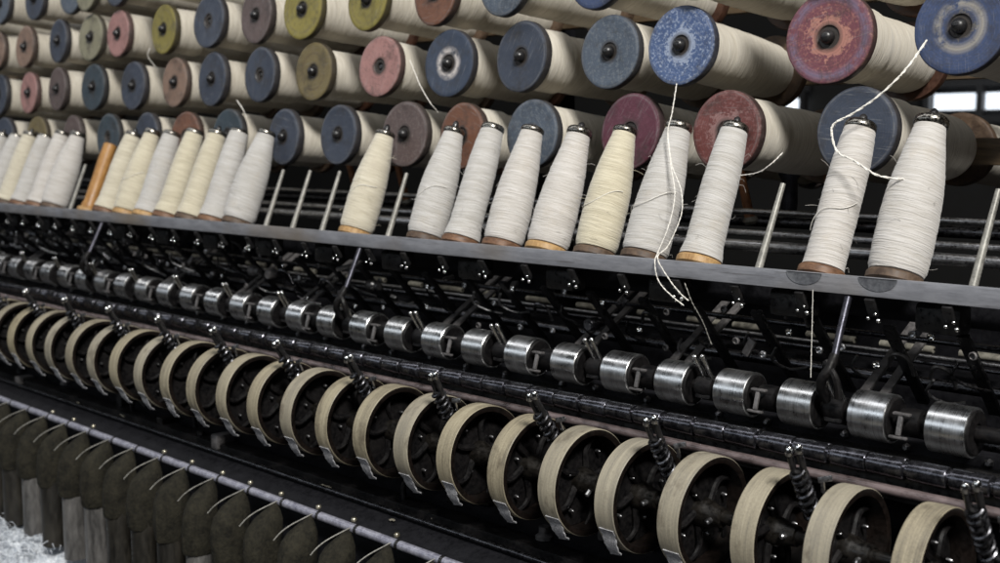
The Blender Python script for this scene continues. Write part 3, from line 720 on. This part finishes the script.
for k, x in enumerate(HX):
    rnd = random.Random(k + 50)
    gi = k in (7, 8, 12, 13, 15, 19)
    t = thing('hanging_sleeve', f'olive cloth sleeve over {"pale grey" if gi else "dark brown"} tube, {ordw(k)} from the right under the segmented rod', 'sleeve', (x, 1.088, -.603), group='cloth sleeves hanging from the rod')
    obj('cloth', sleeve_bm(rnd), M['sleeve'], t)
    rt_ = .0245 if gi else .0265
    obj('tube', lathe([(rt_ - .003, -.105), (rt_, -.106), (rt_, -.255 - rnd.uniform(0, .01)), (rt_ - .004, -.262), (0, -.262)], 24), M['tube_grey' if gi else 'tube_brown'], t)
    h = smooth_pts([(.004, .038, .004), (.000, .018, -.002), (-.006, -.004, -.010), (-.012, -.020, -.020), (-.017, -.031, -.032)], 5)
    obj('hook', tube(h, .0011, seg=7), M['wire'], t)

# ------------------------------------------------------------------ tray and white waste at the lower left
tr = obj('waste_tray', box(XL, -1.4, .80, 1.148, -.905, -.895, bev=.002), M['iron_dusty']); tr.location.z = ZC
tag(tr, 'dark shelf under the hanging tubes holding white waste', 'tray')
rnd = random.Random(3)
from mathutils import noise as mn
bm = bmesh.new(); nx, ny = 260, 44; g = []
for i in range(nx):
    row = []
    for j in range(ny):
        x = -4.1 + 1.72 * i / (nx - 1); y = .84 + .30 * j / (ny - 1)
        h = mn.fractal(Vector((x * 14, y * 22, 1)), 1.0, 2.1, 5); h2 = mn.noise(Vector((x * 5, y * 6, 4)))
        e = min(1, i / 8, (nx - 1 - i) / 8, j / 5, (ny - 1 - j) / 5)
        row.append(bm.verts.new((x, y, -.896 + e * max(0, .014 + .032 * h + .016 * h2 + .004 * mn.noise(Vector((x * 90, y * 160, 2)))))))
    g.append(row)
for i in range(nx - 1):
    for j in range(ny - 1): bm.faces.new((g[i][j], g[i + 1][j], g[i + 1][j + 1], g[i][j + 1]))
for k in range(1500):
    x = rnd.uniform(-3.6, -2.44); y = rnd.uniform(.86, 1.12); z = -.885 + rnd.uniform(0, .03)
    a = rnd.gauss(.2, .5) + (PI if rnd.random() < .5 else 0); L = rnd.uniform(.02, .07); pts = []
    for j in range(5):
        u_ = j / 4 - .5
        pts.append((x + L * u_ * math.cos(a) + rnd.uniform(-.004, .004), y + L * u_ * math.sin(a) + rnd.uniform(-.004, .004), z + .010 * (1 - 4 * u_ * u_) + rnd.uniform(-.003, .003)))
    tube(smooth_pts(pts, 2), rnd.uniform(.0004, .0016), bm, seg=4, taper=lambda t: .4 + 2.4 * t * (1 - t))
o = obj('fibre_waste', bm, M['lint']); o.location.z = ZC; o['kind'] = 'stuff'; o['label'] = 'heap of bluish white cotton waste under the tubes'
# lint tufts on the dark deck
rnd = random.Random(9)
for k, (x, y, s_) in enumerate([(-1.35, 1.20, .8), (-1.42, 1.17, .5), (-2.35, 1.20, 1.1), (-2.55, 1.19, .8), (-1.62, 1.19, .9)]):
    bm = bmesh.new(); dz = -.606 + (y - 1.134) * math.tan(math.radians(20)) + .003
    for j in range(9):
        c = (x + rnd.gauss(0, .006) * s_, y + rnd.gauss(0, .003) * s_, dz + rnd.uniform(0, .002))
        bmesh.ops.create_icosphere(bm, subdivisions=2, radius=rnd.uniform(.0025, .0045) * s_, matrix=Matrix.Translation(c) @ Matrix.Diagonal((1.5, .9, .55, 1)))
    for v in bm.verts: v.co += Vector((rnd.uniform(-1, 1), rnd.uniform(-1, 1), rnd.uniform(-1, 1))) * .0006
    o = obj('lint_tuft', bm, M['lintdull']); o.location.z = ZC
    tag(o, f'small pale lint tuft on the dark deck, {ordw(k)} largest scrap below the wheels', 'lint', 'lint scraps on the deck')

rnd = random.Random(21)
for k in range(44):      # feet and small castings on the deck under the wheels
    x = -.62 - .0998 * k * .75 + rnd.uniform(-.01, .01); y = rnd.uniform(1.20, 1.30); dz = -.606 + (y - 1.134) * math.tan(math.radians(20))
    if k % 3 == 0: bm = box(x - .012, x + .012, y - .02, y + .02, dz - .003, dz + rnd.uniform(.012, .03), bev=.004)
    elif k % 3 == 1: bm = lathe([(.013, -.002), (.013, .004), (.008, .008), (.008, .018), (0, .019)], 14, off=(x, y, dz))
    else: bm = tube(smooth_pts([(x, y, dz), (x + .004, y - .004, dz + .03), (x + .02, y - .002, dz + .04), (x + .035, y + .01, dz + .02)], 5), .0045)
    o = obj('deck_casting', bm, M[rnd.choice(('iron', 'iron', 'hubiron', 'greybar'))], fr)
# ------------------------------------------------------------------ loose yarn
def yarn(pts, r, label, m='cord', name='loose_yarn'):
    rr = random.Random(label); P = smooth_pts(pts, 22); r *= .78
    P = [p + Vector((rr.gauss(0, 1), rr.gauss(0, 1), rr.gauss(0, 1))) * r * .16 for p in P]
    bm = bmesh.new()
    if r > .0006:                     # two plies twisted together
        L = 0; A = [[], []]
        for i, p in enumerate(P):
            if i: L += (p - P[i - 1]).length
            d = (P[min(i + 1, len(P) - 1)] - P[max(0, i - 1)]).normalized(); u, w_ = frame_from(d); a = L / (r * 3.2)
            for q in (0, 1): A[q].append(p + (u * math.cos(a + q * PI) + w_ * math.sin(a + q * PI)) * r * .42)
        for q in (0, 1): tube(A[q], r * .66, bm, seg=6)
    else: tube(P, r, bm, seg=6)
    for i in range(0, len(P) - 1, 2):  # loose fibres
        d = Vector((rr.gauss(0, 1), rr.gauss(0, 1), rr.gauss(0, 1))).normalized() * rr.uniform(.001, .0032)
        tube([P[i], P[i] + d * .5 + Vector((0, 0, .0006)), P[i] + d + Vector((0, 0, -.0008))], .00013, bm, seg=3)
    o = obj(name, bm, M[m]); o.location.z = ZC
    return tag(o, label, 'yarn')
yarn([(-.731, 1.5, .132), (-.744, 1.47, .093), (-.77, 1.455, .062), (-.799, 1.445, .04), (-.823, 1.435, .025), (-.822, 1.43, .008), (-.81, 1.425, -.012), (-.784, 1.418, -.022), (-.756, 1.412, -.036), (-.74, 1.412, -.042), (-.715, 1.43, -.046)], .0019, 'thick white yarn looping from the blue spool round the slim bobbin top')
yarn([(-1.126, 1.495, .09), (-1.107, 1.460, .046), (-1.104, 1.446, .015), (-1.083, 1.427, -.032), (-1.062, 1.41, -.075), (-1.059, 1.393, -.118), (-1.065, 1.378, -.154), (-1.060, 1.363, -.171), (-1.053, 1.364, -.197), (-1.031, 1.364, -.215), (-1.01, 1.366, -.228)], .0011, 'thin white yarn hanging from bright blue spool over the tapering bobbin')
yarn([(-1.104, 1.446, .014), (-1.081, 1.427, -.032), (-1.053, 1.413, -.068), (-1.042, 1.399, -.103), (-1.051, 1.382, -.146), (-1.056, 1.364, -.163), (-1.037, 1.364, -.19), (-1.019, 1.366, -.209), (-1.005, 1.37, -.221)], .0011, 'second strand crossing the rail just right of the longer hanging yarn')
yarn([(-1.744, 1.49, .155), (-1.704, 1.48, .107), (-1.677, 1.48, .075), (-1.677, 1.5, .057)], .0011, 'pale yarn end drooping from the pink spool to the copper brown one')
yarn([(-.806, 1.366, -.188), (-.802, 1.36, -.239), (-.79, 1.34, -.297)], .0005, 'very fine thread hanging below the shelf beside the blue strut')
yarn([(-1.009, 1.366, -.196), (-.999, 1.37, -.222), (-.987, 1.38, -.25), (-.978, 1.39, -.283)], .0009, 'dull thread end hanging below the shelf rail', 'wire')
yarn([(-.984, 1.46, -.046), (-.951, 1.455, -.041), (-.929, 1.455, -.028), (-.921, 1.47, -.013)], .0010, 'short slack yarn loop under the scuffed brick red spool')
yarn([(-2.683, 1.47, .228), (-2.694, 1.47, .209), (-2.698, 1.49, .186)], .0014, 'short yarn tail dangling from the mustard yellow spool')
yarn([(-2.307, 1.47, .094), (-2.272, 1.46, .076), (-2.269, 1.47, .056)], .0014, 'short curled yarn tail above the bottom spool row')

# ------------------------------------------------------------------ light
world = bpy.data.worlds.new('World'); bpy.context.scene.world = world; world.use_nodes = True
world.node_tree.nodes['Background'].inputs[0].default_value = (.72, .84, 1, 1)
world.node_tree.nodes['Background'].inputs[1].default_value = .005
def area(name, loc, target, sx, sy, power, col):
    l = bpy.data.lights.new(name, 'AREA'); l.shape = 'RECTANGLE'; l.size = sx; l.size_y = sy; l.energy = power; l.color = col
    o = bpy.data.objects.new(name, l); C.objects.link(o); o.location = (loc[0], loc[1], loc[2] + ZC)
    d = Vector(target) - Vector(loc); o.rotation_euler = d.to_track_quat('-Z', 'Y').to_euler(); return o
area('window_light', (3.5, -2.2, 5.0), (-1.9, 1.4, 0), 1.5, 1.1, 800, (1, .975, .93))
area('overhead_light', (-3.6, .45, 2.1), (-3.6, 1.4, -.1), 9.0, .30, 42, (.97, .98, 1))
area('roller_fill_panel', (-5.0, -4.5, 2.3), (-4.6, 1.3, -.3), 14.0, 1.3, 120, (.86, .93, 1))  # added unseen panel: bright band on the steel rollers and soft fill

# ------------------------------------------------------------------ camera
f = 1200.; phi = math.atan((281.5 - 143) / f); th = math.atan((500 + 697) * math.cos(phi) / f)
F = Vector((-math.cos(th) * math.cos(phi), math.sin(th) * math.cos(phi), -math.sin(phi)))
Rv = Vector((math.sin(th), math.cos(th), 0)); Uv = Rv.cross(F)
cam = bpy.data.cameras.new('camera'); co = bpy.data.objects.new('camera', cam); C.objects.link(co)
co.matrix_world = Matrix.Translation((0, 0, ZC)) @ Matrix((Rv, Uv, -F)).transposed().to_4x4()
cam.sensor_width = 36; cam.lens = 36 * f / 1000; cam.clip_end = 100; cam.clip_start = .05
cam.dof.use_dof = True; cam.dof.focus_distance = 1.62; cam.dof.aperture_fstop = 5.6
sc = bpy.context.scene; sc.camera = co
sc.view_settings.view_transform = 'Standard'; sc.view_settings.look = 'None'; sc.view_settings.exposure = 0.15; sc.view_settings.gamma = 1
sc.cycles.use_denoising = True
